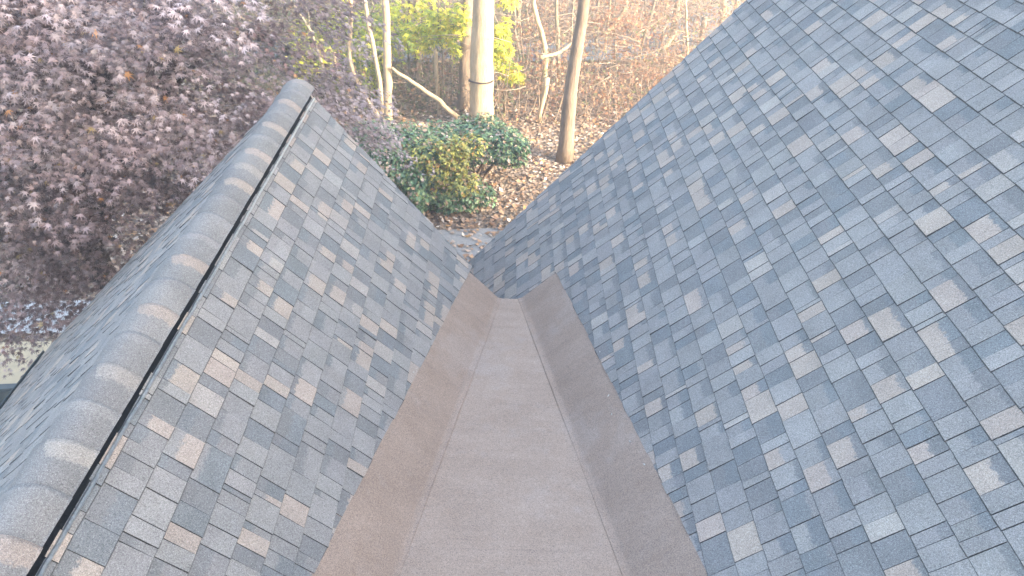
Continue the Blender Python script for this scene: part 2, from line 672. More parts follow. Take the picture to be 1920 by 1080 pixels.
# main slope
END = 5.10                                  # far end of the membrane
pcs = []
PH = 0.02
for k in range(-23, 66):
    v0 = PH + E_ * k
    cs = course(-3.0, 9.0, 0.20)
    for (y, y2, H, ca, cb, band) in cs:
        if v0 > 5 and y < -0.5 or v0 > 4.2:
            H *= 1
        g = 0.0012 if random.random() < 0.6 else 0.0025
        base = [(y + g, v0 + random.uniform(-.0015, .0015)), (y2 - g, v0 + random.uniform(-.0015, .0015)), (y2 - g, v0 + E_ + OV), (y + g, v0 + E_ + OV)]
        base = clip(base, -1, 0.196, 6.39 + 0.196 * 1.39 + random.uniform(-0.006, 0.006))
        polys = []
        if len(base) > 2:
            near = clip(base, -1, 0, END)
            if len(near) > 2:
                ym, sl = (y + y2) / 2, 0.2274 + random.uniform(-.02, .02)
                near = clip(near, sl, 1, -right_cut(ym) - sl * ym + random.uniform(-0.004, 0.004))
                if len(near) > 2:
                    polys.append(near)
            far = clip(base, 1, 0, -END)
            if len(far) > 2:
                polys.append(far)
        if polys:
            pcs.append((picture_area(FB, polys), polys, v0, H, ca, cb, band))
lay(main, FB, pcs, 295, 'shingle_field')

# decks, walls and trim below the shingles
dk = MB()
slab(dk, FA, [(Y0, -2.95), (5.06, -2.45), (5.46, 0.0), (Y0, 0.0)], -0.10, -0.0085)
dk.build('roof_deck', M['deck'], gable)
dk = MB()
slab(dk, FL, [(5.47, -LEAVE), (5.47, -0.012), (Y0, -0.012), (Y0, -LEAVE)], -0.10, -0.0085)
dk.build('roof_deck', M['deck'], gable)
dk = MB()
RV = 9.55                                   # unseen ridge of the main roof, raised to shade the valley and maple
slab(dk, FB, [(-16, -3.35), (6.0, -3.35), (8.52, RV), (-16, RV)], -0.12, -0.0085)  # bare deck carried on unseen behind the camera to block the low sun
dk.build('roof_deck', M['deck'], main)
rx, rz = BO[0] + CA * RV, BO[1] + SA * RV
FR = Frame((rx, rz), (-CA, SA), (SA, CA))
dk = MB()
slab(dk, FR, [(-16, 0), (8.5, 0), (8.5, -9), (-16, -9)], -0.12, 0.0)
dk.build('far_slope', M['deck'], main)
t = MB()
t.tube([FA.P(5.43, -0.0, -0.07), FA.P(5.05, -2.4, -0.07)], [0.05, 0.05], 4)
t.build('rake_board', M['trim'], gable)
t = MB()
t.tube([FL.P(5.45, -0.0, -0.07), FL.P(5.45, -LEAVE, -0.07)], [0.05, 0.05], 4)
t.build('rake_board', M['trim'], gable)
# the eave gutter of the far gable slope: an open trough
ex, ez = FL.P(0, -LEAVE)[0], FL.P(0, -LEAVE)[2]
gt = MB()
prof = [(0.02, -0.02), (0.02, -0.11), (-0.045, -0.12), (-0.06, -0.03), (-0.07, -0.03), (-0.055, -0.135), (0.03, -0.125), (0.03, -0.02)]
n = len(prof)
gt.add([(ex + a, Y0, ez + b) for a, b in prof] + [(ex + a, 5.44, ez + b) for a, b in prof],
       [(i, (i + 1) % n, (i + 1) % n + n, i + n) for i in range(n)] + [tuple(range(n)), tuple(range(2 * n - 1, n - 1, -1))])
gt.build('gutter', M['gutter'], gable)
w = MB()
w.add([(-3.75, 5.05, 0), (-3.75, 5.05, ez), (-1.524, 5.05, APEX[1] - 0.15), (0.05, 5.05, APEX[1] - 1.78), (0.05, 5.05, 0),
       (-3.75, 4.8, 0), (-3.75, 4.8, ez), (-1.524, 4.8, APEX[1] - 0.15), (0.05, 4.8, APEX[1] - 1.78), (0.05, 4.8, 0)],
      [(0, 1, 2, 3, 4), (9, 8, 7, 6, 5)] + [(i, i + 5, (i + 1) % 5 + 5, (i + 1) % 5) for i in range(5)])
w.build('wall', M['brick'], gable)
w = MB()
w.box((-3.66, 1.4, ez / 2), (0.25, 6.8, ez - 0.05))
w.build('wall', M['brick'], gable)
w = MB()
zz = FB.P(0, -2.6)[2] - 0.16
w.add([(-1.0, 6.0, 0), (-1.0, 6.0, zz), (rx, 6.0, rz - 0.3), (rx + 5.5, 6.0, rz - 6.0), (rx + 5.5, 6.0, 0),
       (-1.0, 5.75, 0), (-1.0, 5.75, zz), (rx, 5.75, rz - 0.3), (rx + 5.5, 5.75, rz - 6.0), (rx + 5.5, 5.75, 0)],
      [(0, 1, 2, 3, 4), (9, 8, 7, 6, 5)] + [(i, i + 5, (i + 1) % 5 + 5, (i + 1) % 5) for i in range(5)])
w.build('wall', M['brick'], main)

# ridge vent and ridge caps
VL = 0.122                                  # half width of the capped vent along the slope
vent = MB()
NV = 60
ys = np.linspace(Y0, 5.46, NV)
prof = [(-VL - 0.042, 0.004), (-VL - 0.010, 0.017), (-VL + 0.02, 0.020)]
vs, fs = [], []
ridgepts = []
for y in ys:
    row = [FA.P(y, v, h) for v, h in prof] + [FL.P(y, v, h) for v, h in reversed(prof)]
    vs += row
m_ = 6
for i in range(NV - 1):
    for j in range(m_ - 1):
        fs.append((i * m_ + j, i * m_ + j + 1, (i + 1) * m_ + j + 1, (i + 1) * m_ + j))
fs.append(tuple(range((NV - 1) * m_, NV * m_)))
vent.add(vs, fs)
vent.build('ridge_vent', M['black'], gable)
for fr in (FA, FL):
    fl = MB()
    vs, fs = [], []
    for i, y in enumerate(np.linspace(Y0, 5.47, 90)):
        a = random.uniform(-0.0018, 0.0018)
        hh = random.uniform(0.012, 0.015)
        vs += [fr.P(y, -VL - 0.044 + a, 0.004), fr.P(y, -VL - 0.046 + a, hh + 0.006), fr.P(y, -VL - 0.058 + a, hh + 0.002), fr.P(y, -VL - 0.064 + a, 0.003)]
    for i in range(89):
        for j in range(3):
            fs.append((i * 4 + j, i * 4 + j + 1, (i + 1) * 4 + j + 1, (i + 1) * 4 + j))
    fl.add(vs, fs)
    fl.build('vent_flange', M['flange'], gable)


def cap_profile(t, rise):
    """point across the cap, t from -1 (valley side) to 1: straight flanks with a rounded crown"""
    w = VL + 0.010
    a = abs(t) * w
    hh = 0.034 + rise
    r = 0.105
    fr = FA if t <= 0 else FL
    # round the crown: blend the flanks near the apex
    x, _, z = fr.P(0, -a, hh)
    if a < r:
        p0, p1, p2 = FA.P(0, -r, hh), (APEX[0], 0, APEX[1] + hh / CA), FL.P(0, -r, hh)
        s = (t * w / r + 1) / 2
        x = (1 - s) ** 2 * p0[0] + 2 * s * (1 - s) * p1[0] + s * s * p2[0]
        z = (1 - s) ** 2 * p0[2] + 2 * s * (1 - s) * p1[2] + s * s * p2[2]
    return x, z


CE = 0.204                                  # cap exposure
i = 0
y = Y0
CT = np.linspace(-1, 1, 21)
while y < 5.45:
    far = min(y + CE, 5.58)                 # the far end is the butt end and lies over the next cap
    nearend = y - 0.05
    mb = MB()
    vs, uv = [], []
    col = random.random()
    tanned = (i % 2 == 0) if random.random() < 0.85 else random.random() < 0.3
    ca = tuple(0.80 * q for q in jit(MID if col < 0.6 else LIGHT, 0.06))
    cb = jit(TAN if random.random() < 0.5 else PALE, 0.06) if tanned and random.random() < 0.9 else jit(LIGHT if random.random() < 0.35 else MID, 0.06)
    cb = tuple(0.86 * q for q in cb)
    skew = random.uniform(-0.006, 0.006)
    bumpy = random.uniform(0.75, 1.2)
    rows = [(nearend, -0.002), ((y + far) / 2, 0.0022 * bumpy), (far - 0.02, 0.0055 * bumpy), (far, 0.0062 * bumpy)]
    for (yy, rise) in rows:
        for t_ in CT:
            x, z = cap_profile(t_, rise + (0.0025 * math.sin(3.1 * t_ + i)) * (rise > 0.0035))
            drop = 0.004 * random.random() if abs(t_) > 0.99 else 0
            vs.append((x, yy + skew * t_, z - drop))
            uv.append((yy, yy - y, CE * ((0.60 if t_ < 0.15 else 0.60 + 1.6 * (t_ - 0.15)) if tanned else 0.72)))
    nt_ = len(CT)
    fs = [(a * nt_ + b, a * nt_ + b + 1, (a + 1) * nt_ + b + 1, (a + 1) * nt_ + b) for a in range(3) for b in range(nt_ - 1)]
    # underside at the butt and along both edges
    base = len(vs)
    for t_ in CT:
        x, z = cap_profile(t_, 0.003)
        vs.append((x, far + skew * t_, z))
        uv.append((far, CE, CE * 0.62))
    fs += [(3 * nt_ + b, 3 * nt_ + b + 1, base + b + 1, base + b) for b in range(nt_ - 1)]
    for e in (0, nt_ - 1):
        b2 = len(vs)
        for (yy, rise) in rows:
            x, z = cap_profile(CT[e], rise - 0.007)
            vs.append((x, yy + skew * CT[e], z))
            uv.append((yy, yy - y, CE * 0.62))
        fs += [(a * nt_ + e, b2 + a, b2 + a + 1, (a + 1) * nt_ + e) for a in range(3)]
    mb.add(vs, fs, ca=ca, cb=cb, uvb=uv)
    o = mb.build('cap_shingle', M['shingle'], gable, smooth=False)
    for p in o.data.polygons[:3 * (nt_ - 1)]:
        p.use_smooth = True
    y += CE
    i += 1

# ------------------------------------------------------------------ brown membrane in the dead valley
memb = tag(empty('valley_membrane', (0.17, 2.2, CZ - 3.3)), 'brown mineral-surfaced membrane lining the valley between the two shingled slopes', 'membrane')
MO = np.array(memb.location)


def wav(y, u):
    return 0.0012 * math.sin(2.1 * y + 2.3 * u) + 0.0007 * math.sin(4.3 * y - 4.1 * u + 1) + 0.0006 * math.sin(9 * u + 3 * y)


def cricket_pts(y):
    a = np.array(FA.P(y, -left_in(y)))
    c = np.array(FB.P(y, right_in(y)))
    return a, c


def corner(y, side, off, d0, d1, extra, tuck=False):
    """profile round the bend where a slope meets the flat: from d0 up the slope to d1 on the flat"""
    a, c = cricket_pts(y)
    if side < 0:
        p, up, acr = a, np.array([-CA, 0, SA]), unit(c - a)
    else:
        p, up, acr = c, np.array([CA, 0, SA]), unit(a - c)
    nrm = unit(np.array([-side * SA, 0, CA + 1.0]))
    r = min(0.030, np.linalg.norm(c - a) * 0.40)
    pts = [p + up * d for d in ([d0] + list(np.linspace(d0 - 0.10, r, 6)))]
    for s in np.linspace(0, 1, 8)[1:-1]:
        pts.append((1 - s) ** 2 * (p + up * r) + 2 * s * (1 - s) * p + s * s * (p + acr * r))
    pts += [p + acr * d for d in np.linspace(r, max(d1, r + 0.002), 4)]
    sn = np.array([-side * SA, 0, CA])
    res = []
    for k, q in enumerate(pts):
        drop = (0.012, 0.004)[k] if k < 2 and tuck else (0.0025, 0.006, 0.010)[k - len(pts) + 3] if tuck and k >= len(pts) - 3 else 0.0
        res.append(q + (sn if k < 6 else nrm) * (off + wav(y + extra, k * 0.09 + extra) - drop))
    return res


def ribbon(rows, name, thick=0.004, m='membrane'):
    k = len(rows[0])
    mb = MB()
    vs = [q - MO for row in rows for q in row]
    fs = [(i * k + j, i * k + j + 1, (i + 1) * k + j + 1, (i + 1) * k + j) for i in range(len(rows) - 1) for j in range(k - 1)]
    mb.add(vs, fs)
    # a skirt along every edge gives the sheet its thickness
    rim = [(0, j) for j in range(k)] + [(i, k - 1) for i in range(1, len(rows))] + [(len(rows) - 1, j) for j in range(k - 2, -1, -1)] + [(i, 0) for i in range(len(rows) - 2, 0, -1)]
    top = [vs[i * k + j] for i, j in rim]
    low = [q - np.array([0, 0, thick]) for q in top]
    m2 = len(rim)
    mb.add(top + low, [(i, (i + 1) % m2, (i + 1) % m2 + m2, i + m2) for i in range(m2)])
    o = mb.build(name, M[m], memb)
    nf = len(fs)
    for p in o.data.polygons[:nf]:
        p.use_smooth = True
    return o


YS = list(np.arange(Y0, END - 0.02, 0.09)) + [END]
# strips up each slope, tucked under the cut shingles
for side in (-1, 1):
    rows = []
    for y in YS:
        if side < 0:
            d0 = left_in(y) - left_cut(y) + 0.11
        else:
            d0 = right_cut(y) - right_in(y) + 0.11
        a, c = cricket_pts(y)
        wdt = abs(c[0] - a[0])
        d1 = min(0.033 + 0.002 * math.sin(1.7 * y + side), wdt * 0.42)
        ragged = 0.006 * math.sin(31 * y) * 0
        rows.append(corner(y, side, 0.0032 + ragged, d0, d1, side * 2.0, True))
    ribbon(rows, 'edge_strip', 0.002, 'strip')
# flat sheets across the valley floor, each lapped over the one below
bounds = [Y0, -0.55, 0.42, 1.38, 2.33, 3.27, 4.20, END - 0.006]
for b in range(len(bounds) - 1):
    rows = []
    y0, y1 = bounds[b], bounds[b + 1] + (0.07 if b < len(bounds) - 2 else 0)
    for y in np.linspace(y0, y1, 14):
        L = corner(y, -1, 0, 0.18, 0.036, 0)
        R = corner(y, 1, 0, 0.18, 0.036, 0)
        lift = 0.0026 * (y - y0) / (y1 - y0) - 0.0030
        p, q = L[-1], R[-1]
        flat = [p + (q - p) * s + np.array([0, 0, 0.0018 * math.sin(7 * s + 1.3 * y) * math.sin(math.pi * s)]) for s in np.linspace(0, 1, 12)[1:-1]]
        rows.append([r + np.array([0, 0, lift]) for r in (L + flat + R[::-1])])
    ribbon(rows, 'floor_sheet', 0.003)

# a few pale flakes lying on the strip beside the main slope
fl = MB()
for (px, py, s) in ((1141, 742, .012), (1147, 777, .009), (1181, 828, .012), (1208, 871, .013), (1125, 660, .007), (775, 698, .008)):
    r = RIGHT * ((px - 960) / 1400) + UP * ((540 - py) / 1400) + FWD
    fr = FB if px > 960 else FA
    nn = np.array([fr.n[0], 0, fr.n[1]])
    o_ = np.array(fr.P(0, 0, 0.010))
    p = CAM + r * (np.dot(o_ - CAM, nn) / np.dot(r, nn))
    a = random.random() * 6
    e1 = np.array([math.cos(a) * fr.u[0], math.sin(a), math.cos(a) * fr.u[1]])
    e2 = np.cross(nn, e1)
    vs = [p + e1 * s * u_ + e2 * s * 0.45 * v_ + nn * h_ for u_, v_, h_ in ((-1, 0, 0.002), (-.2, .8, 0), (1, .1, .004), (.1, -1, 0), (0, 0, .006))]
    fl.add(vs, [(0, 3, 4), (3, 2, 4), (2, 1, 4), (1, 0, 4)], tint=(0.50, 0.49, 0.46))
tag(fl.build('flake_debris', M['dry_leaf']), kind='stuff')

# ------------------------------------------------------------------ leaves
def palmate(tips):
    ring = [(0.05, -0.12, 0.0)]
    k = len(tips)
    for i, (a, r) in enumerate(tips):
        t = math.radians(a)
        ring.append((math.sin(t) * r, math.cos(t) * r, -0.22 * r * r))
        if i < k - 1:
            t2 = math.radians((a + tips[i + 1][0]) / 2)
            q = 0.30 * (1 - abs(a + tips[i + 1][0]) / 700)
            ring.append((math.sin(t2) * q, math.cos(t2) * q, 0.03))
    tv = np.array([(0, 0, 0)] + ring)
    n_ = len(ring)
    tf = np.array([(0, 1 + i, 1 + (i + 1) % n_) for i in range(n_)])
    return tv, tf


LEAF7 = palmate([(128, .42), (82, .72), (40, .93), (0, 1.0), (-40, .93), (-82, .72), (-128, .42)])
LEAF5 = palmate([(105, .6), (52, .9), (0, 1.0), (-52, .9), (-105, .6)])
OVAL = (np.array([(0, -0.5, 0), (0.30, -0.1, 0.09), (0.26, 0.25, 0.07), (0, 0.6, -0.06), (-0.26, 0.25, 0.07), (-0.30, -0.1, 0.09)]),
        np.array([(0, 1, 2), (0, 2, 3), (0, 3, 4), (0, 4, 5)]))
CURL = (np.array([(0, -0.5, 0.12), (0.34, 0, 0.0), (0, 0.55, 0.16), (-0.34, 0.05, 0.05), (0.02, 0, 0.10)]),
        np.array([(0, 1, 4), (1, 2, 4), (2, 3, 4), (3, 0, 4)]))


def tints(n, table, spread=0.22):
    """n colours drawn from [(weight, rgb), ...]"""
    w = np.array([t[0] for t in table], float)
    idx = RNG.choice(len(table), n, p=w / w.sum())
    c = np.array([t[1] for t in table])[idx]
    return c * (1 + RNG.uniform(-spread, spread, (n, 1)))


def ellipsoid_points(n, c, r, shell=0.5):
    d = unit(RNG.normal(size=(n, 3)))
    q = (shell ** 3 + (1 - shell ** 3) * RNG.random((n, 1))) ** (1 / 3)
    lump = 1 + 0.16 * np.sin(d[:, :1] * 5.1 + d[:, 1:2] * 3.3 + c[0]) + 0.12 * np.sin(d[:, 2:3] * 7 + d[:, :1] * 4 + c[1])
    return np.array(c) + d * q * lump * np.array(r), d


# ------------------------------------------------------------------ the purple maple behind the gable
maple = tag(empty('japanese_maple', (-5.15, 8.35, 0)), 'purple-leaved japanese maple with dark trunk behind the gable roof', 'tree')
BASE = np.array(maple.location)
ML = [((-5.5, 8.3, 4.5), (3.0, 3.0, 3.3), 560), (tuple(at(575, 215, 9.4)), (1.15, 1.0, 0.75), 46), (tuple(at(430, 40, 8.2)), (1.4, 1.5, 1.6), 130),
      (tuple(at(-60, 200, 6.6)), (1.7, 1.6, 1.9), 130), (tuple(at(40, 560, 7.6)), (0.9, 0.7, 0.40), 20), (tuple(at(150, 90, 6.3)), (1.3, 1.0, 1.2), 90), (tuple(at(60, 440, 7.0)), (1.0, 0.8, 0.6), 34), (tuple(at(230, 400, 8.4)), (1.0, 0.9, 0.5), 16), (tuple(at(10, 600, 7.2)), (0.45, 0.3, 0.25), 7)]
cl, cd, low = [], [], []
for c, r, n in ML:
    p, d = ellipsoid_points(n, c, r, 0.45)
    cl.append(p)
    cd.append(d)
    low.append(np.full(n, r[2] < 0.7))
cl, cd = np.concatenate(cl), np.concatenate(cd)
rel = cl - CAM
low = np.concatenate(low)
keep = (low | (cl[:, 2] > CZ - 0.61 * cl[:, 1] + 0.12 * np.sin(cl[:, 0] * 4)) | (cl[:, 0] < -7.4) & (cl[:, 2] > 2.2)) & (cl[:, 2] > 1.3) & ~((cl[:, 1] < 6.2) & (cl[:, 0] > -0.98 * (CZ - cl[:, 2]) - 0.25)) & (cl[:, 1] > 4.6)
for px, py, rad_ in ((335, 135, 0.24), (190, 225, 0.16), (240, 350, 0.14), (60, 350, 0.12)):
    q = at(px, py, 8.3)                       # thin places in the crown
    ax = unit(q - CAM)
    dq = cl - CAM
    keep &= np.linalg.norm(dq - (dq @ ax)[:, None] * ax, axis=1) > rad_
cl, cd = cl[keep], cd[keep]
n_cl = len(cl)
per = 92
ci = np.repeat(np.arange(n_cl), per)
outw = cl - np.array([-5.3, 8.4, 3.6])
outw[:, 2] *= 0.25
outw = unit(outw)
rad = RNG.uniform(0.32, 0.66, n_cl)[ci]
ang = RNG.uniform(0, 2 * math.pi, n_cl * per)
rr = np.sqrt(RNG.random(n_cl * per)) * rad
o_ = outw[ci]
side_ = unit(np.cross(o_, np.array([0, 0, 1.0])))
along = rr * np.cos(ang)
off = o_ * along[:, None] + side_ * (rr * np.sin(ang) * 0.85)[:, None]
off[:, 2] += -0.32 * (along + 0.2) + RNG.normal(0, 0.040, n_cl * per) - 0.12 * (rr / rad) ** 2
lp = cl[ci] + off
fw = unit(off * np.array([1, 1, 0.4]) + o_ * 0.25 + RNG.normal(0, 0.25, lp.shape) + np.array([0, 0, -0.28]))
nm = np.array([0, 0, 1.0]) + o_ * 0.45 + RNG.normal(0, 0.34, lp.shape)
X_, Y_, Z_ = leaf_axes(nm, fw)
ctab = tints(n_cl, [(4, (0.255, 0.190, 0.188)), (3.8, (0.380, 0.308, 0.306)), (2.8, (0.125, 0.086, 0.083)), (0.15, (0.28, 0.17, 0.16))], 0.28)
tt = ctab[ci] * (1 + RNG.uniform(-0.25, 0.3, (len(ci), 1)))
odd = RNG.random(len(ci)) < 0.012
tt[odd] = tints(int(odd.sum()), [(1, (0.42, 0.20, 0.07)), (1, (0.36, 0.27, 0.12))])
ok = ~((lp[:, 1] < 5.8) & (lp[:, 0] > -0.95 * (CZ - lp[:, 2]) - 0.1))
scatter('crown', LEAF7[0], LEAF7[1], (lp - BASE)[ok], X_[ok], Y_[ok], Z_[ok], RNG.uniform(0.038, 0.072, len(lp))[ok], tt[ok], M['maple_leaf'], maple)


def curve3(p, q, bend, k=5):
    p, q = np.array(p, float), np.array(q, float)
    mid = (p + q) / 2 + np.array(bend)
    return [(1 - s) ** 2 * p + 2 * s * (1 - s) * mid + s * s * q for s in np.linspace(0, 1, k)]


tr = MB()
tr.tube([np.array(p) - BASE for p in ((-5.12, 8.36, -0.1), (-5.14, 8.36, 0.5), (-5.16, 8.33, 1.2), (-5.22, 8.28, 1.9), (-5.25, 8.25, 2.35))], [0.19, 0.155, 0.15, 0.16, 0.11], 12, 0.12)
tr.build('trunk', M['dark_bark'], maple, True)
limbs = []
for q in ((-3.9, 8.7, 4.4), (-4.4, 7.1, 4.4), (-6.2, 6.2, 5.8), (-7.6, 7.2, 3.0), (-6.6, 6.6, 4.9), (-4.0, 7.6, 5.4), (-5.6, 8.6, 6.6), (-3.6, 9.2, 4.4), (-7.2, 9.4, 5.4), (-6.9, 7.7, 2.5), (-4.7, 9.9, 5.6), (-8.4, 8.0, 4.6)):
    c = curve3((-5.22, 8.28, 2.0), q, (RNG.uniform(-.3, .3), RNG.uniform(-.3, .3), RNG.uniform(.2, .7)), 8)
    limbs.append(c)
    lb = MB()
    lb.tube([p - BASE for p in c], np.linspace(0.095, 0.02, 8), 8, 0.15)
    lb.build('limb', M['dark_bark'], maple, True)
allp = np.array([p for c in limbs for p in c[2:]])
tw = MB()
for p in cl[RNG.random(n_cl) < 0.5]:
    d = np.linalg.norm(allp - p, axis=1) + 0.6 * np.maximum(0, allp[:, 2] - p[2])
    a = allp[d.argmin()]
    if d.min() > 0.95:
        continue
    tw.tube([x - BASE for x in curve3(a, p, (RNG.uniform(-.1, .1), RNG.uniform(-.1, .1), .12), 5)], np.linspace(0.016, 0.004, 5), 4, 0, False)
tag(tw.build('twigs', M['dark_bark'], maple, True), kind='stuff')


# ------------------------------------------------------------------ the wood
def px_r(w, p):
    return w / 2 / 1400 * float((np.asarray(p) - CAM) @ FWD)


def foliage(parent, blobs, table, size, name='crown', m='leaf', tmpl=LEAF5, shell=0.2, flat=0.8, layers=True):
    org = np.array(parent.location)
    P, D = [], []
    for c, r, n in blobs:
        p, d = ellipsoid_points(n, c, r, shell)
        if layers:                                    # leaves sit in tilted tiers
            tier = 0.16
            p[:, 2] = np.round((p[:, 2] + 0.15 * p[:, 0]) / tier) * tier - 0.15 * p[:, 0] + RNG.normal(0, 0.02, n)
        P.append(p)
        D.append(d)
    P, D = np.concatenate(P), np.concatenate(D)
    nm = np.array([0, 0, flat]) + D * 0.5 + RNG.normal(0, 0.4, P.shape)
    fw = D + RNG.normal(0, 0.5, P.shape) + np.array([0, 0, -0.5])
    X, Y, Z = leaf_axes(nm, fw)
    return scatter(name, tmpl[0], tmpl[1], P - org, X, Y, Z, RNG.uniform(size * 0.65, size * 1.2, len(P)), tints(len(P), table), M[m], parent)


YELLOW = [(4, (0.68, 0.66, 0.07)), (3, (0.46, 0.53, 0.07)), (1.5, (0.22, 0.31, 0.06)), (1.5, (0.72, 0.62, 0.10))]
GREEN = [(3, (0.26, 0.36, 0.08)), (2, (0.40, 0.46, 0.09)), (2, (0.15, 0.23, 0.07))]
ORANGE = [(3, (0.42, 0.22, 0.12)), (2, (0.34, 0.16, 0.09)), (2, (0.50, 0.32, 0.20)), (1, (0.25, 0.13, 0.08))]
RUSSET = [(2, (0.28, 0.15, 0.10)), (2, (0.20, 0.13, 0.09)), (1, (0.36, 0.24, 0.15))]


def wood_tree(label, path, Y, w, bark, top=7.0, broken=False, crown=None, name='woodland_tree', group='trees in the wood', forks=3, lean=None):
    """path: picture points from the foot upwards at forward distance Y (a number, or one per point)"""
    Ys = Y if isinstance(Y, (list, tuple)) else [Y] * len(path)
    pts = [at(px, py, yy) for (px, py), yy in zip(path, Ys)]
    foot = pts[0].copy()
    foot[2] = gz(foot[0], foot[1]) - 0.08
    root = tag(empty(name, tuple(foot)), label, 'tree', group)
    ws = np.linspace(w[0], w[1], len(pts))
    line = [foot] if pts[0][2] > foot[2] + 0.3 else []
    rad = [px_r(ws[0] * 1.35, pts[0])] if line else []
    line += pts
    rad += [px_r(a, p) for a, p in zip(ws, pts)]
    fine, fr_ = [line[0]], [rad[0] * 1.15]
    for a, b, ra, rb in zip(line[:-1], line[1:], rad[:-1], rad[1:]):
        k = max(2, int(np.linalg.norm(b - a) / 0.35))
        for s in np.linspace(0, 1, k + 1)[1:]:
            fine.append(a + (b - a) * s + np.array([RNG.normal(0, 0.012), RNG.normal(0, 0.012), 0]))
            fr_.append(ra + (rb - ra) * s)
    tips = []
    if not broken:
        d = unit(line[-1] - line[-2])
        d = unit(d + np.array([0, 0, 0.8]))
        p, r = line[-1], rad[-1]
        for s in range(1, 8):
            p = p + d * (top / 7) + RNG.normal(0, 0.06, 3)
            fine.append(p)
            fr_.append(max(0.015, r * (1 - s / 8)))
            tips.append((p, fr_[-1]))
    tb = MB()
    tb.tube([p - foot for p in fine], fr_, 10 if w[0] > 12 else 7, 0.10)
    tb.build('trunk', M[bark], root, True)
    for k in range(forks if not broken else 0):
        p, r = tips[1 + k % 5]
        a = RNG.uniform(0, 6.28)
        q = p + np.array([math.cos(a) * RNG.uniform(1, 2.2), math.sin(a) * RNG.uniform(1, 2.2), RNG.uniform(0.6, 1.8)])
        lb = MB()
        lb.tube([x - foot for x in curve3(p, q, (0, 0, -0.2), 5)], np.linspace(r * 0.6, 0.012, 5), 5)
        lb.build('limb', M[bark], root, True)
    if crown:
        foliage(root, crown[0], crown[1], crown[2])
    return root


big = wood_tree('thick pale trunk in full sun, the broadest in the wood, behind the shrubs', [(902, 236), (903, 150), (904, 70), (906, 0)], 17.6, (48, 40), 'beech', top=9, forks=5)
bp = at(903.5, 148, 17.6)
bn = MB()  # dark ring stands in for a branch's shadow across the trunk
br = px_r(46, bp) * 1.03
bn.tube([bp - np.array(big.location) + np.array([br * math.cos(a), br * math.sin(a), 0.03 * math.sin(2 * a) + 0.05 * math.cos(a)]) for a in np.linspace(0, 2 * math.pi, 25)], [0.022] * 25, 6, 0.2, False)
bn.build('branch_shadow_ring', M['dark_bark'], big, True)
wood_tree('dark brown trunk just left of the thick pale sunlit trunk', [(870, 228), (872, 120), (876, 0)], 18.6, (26, 21), 'brown_bark', top=9)
wood_tree('straight grey trunk from which the pale fallen log slants down', [(728, 236), (727, 130), (722, 0)], 17.6, (16, 14), 'beech', top=8)
wood_tree('slim leaning tree with a pale lower stem, left of the straight grey trunk', [(717, 236), (712, 150), (703, 105), (692, 50), (683, 0)], 17.0, (9, 8), 'beech', top=6)
wood_tree('slender sunlit tree with an S-bend in its stem', [(708, 216), (690, 190), (668, 150), (656, 110), (657, 50), (656, 0)], 17.3, (9, 8), 'beech', top=6)
wood_tree('short crooked pale stem with a broken top near the maple', [(660, 238), (662, 195), (652, 168), (632, 140), (625, 98)], 16.6, (8, 6), 'beech', broken=True, name='broken_sapling')
wood_tree('thin bare stem leaning left beside the gable peak', [(614, 190), (606, 130), (585, 60), (545, 0)], 17.5, (6, 5), 'grey_bark', top=5)
wood_tree('snapped-off sunlit pole in the middle of the wood', [(827, 245), (822, 190), (818, 140), (816, 92)], 18.2, (8, 8), 'beech', broken=True, name='broken_sapling')
wood_tree('brown trunk behind the fallen log', [(788, 232), (786, 140), (783, 40), (782, 0)], 20.5, (15, 13), 'brown_bark', top=8)
wood_tree('thin upright sapling crossing the fallen log', [(770, 220), (768, 140), (764, 60), (768, 0)], 19.5, (5, 4), 'grey_bark', top=5)
wood_tree('thick brown trunk beside the main roof edge, swollen at its foot', [(1058, 300), (1064, 230), (1072, 160), (1084, 80), (1096, 0)], 15.9, (31, 21), 'brown_bark', top=9, forks=5)
wood_tree('forked pale tree right of the thick sunlit trunk', [(1012, 235), (1018, 170), (1024, 105), (1016, 60), (1003, 15), (1000, 0)], 19.0, (11, 8), 'beech', top=5)
wood_tree('bright broken stump with splintered top in the sun', [(1011, 228), (1017, 190), (1025, 146)], 17.8, (7, 12), 'beech', broken=True, name='broken_sapling')
wood_tree('slim trunk between the bright stump and the thick brown trunk', [(1052, 215), (1049, 150), (1046, 90), (1044, 0)], 20.5, (9, 7), 'grey_bark', top=7)
wood_tree('leaning thin stem right of the yellow foliage', [(990, 155), (975, 110), (966, 60), (964, 0)], 21.0, (6, 5), 'grey_bark', top=6)
wood_tree('grey stem far back, just right of the thick sunlit trunk', [(962, 210), (966, 120), (975, 0)], 21.5, (10, 8), 'grey_bark', top=7)
wood_tree('tall pale trunk nearest the upper edge of the main roof', [(1252, 130), (1260, 70), (1272, 0)], 24.5, (14, 11), 'grey_bark', top=8)
wood_tree('sunlit trunk at the far top, left of two', [(1352, 60), (1358, 0)], 27.0, (11, 10), 'beech', top=8)
wood_tree('sunlit trunk at the far top, right of two', [(1378, 40), (1382, 0)], 27.5, (9, 8), 'beech', top=8)
wood_tree('sawn-off grey stump near the upper edge of the main roof', [(1312, 90), (1322, 32)], 24.0, (12, 11), 'grey_bark', broken=True, name='broken_sapling')
wood_tree('grey trunk far back under the orange leaves', [(1162, 150), (1168, 70), (1172, 0)], 26.0, (9, 8), 'grey_bark', top=7)
wood_tree('dark trunk far back, left of the yellow foliage', [(600, 165), (598, 80), (596, 0)], 23.0, (14, 12), 'brown_bark', top=8)
wood_tree('dark trunk far back beside the maple crown', [(566, 150), (563, 70), (560, 0)], 25.0, (12, 11), 'brown_bark', top=8)
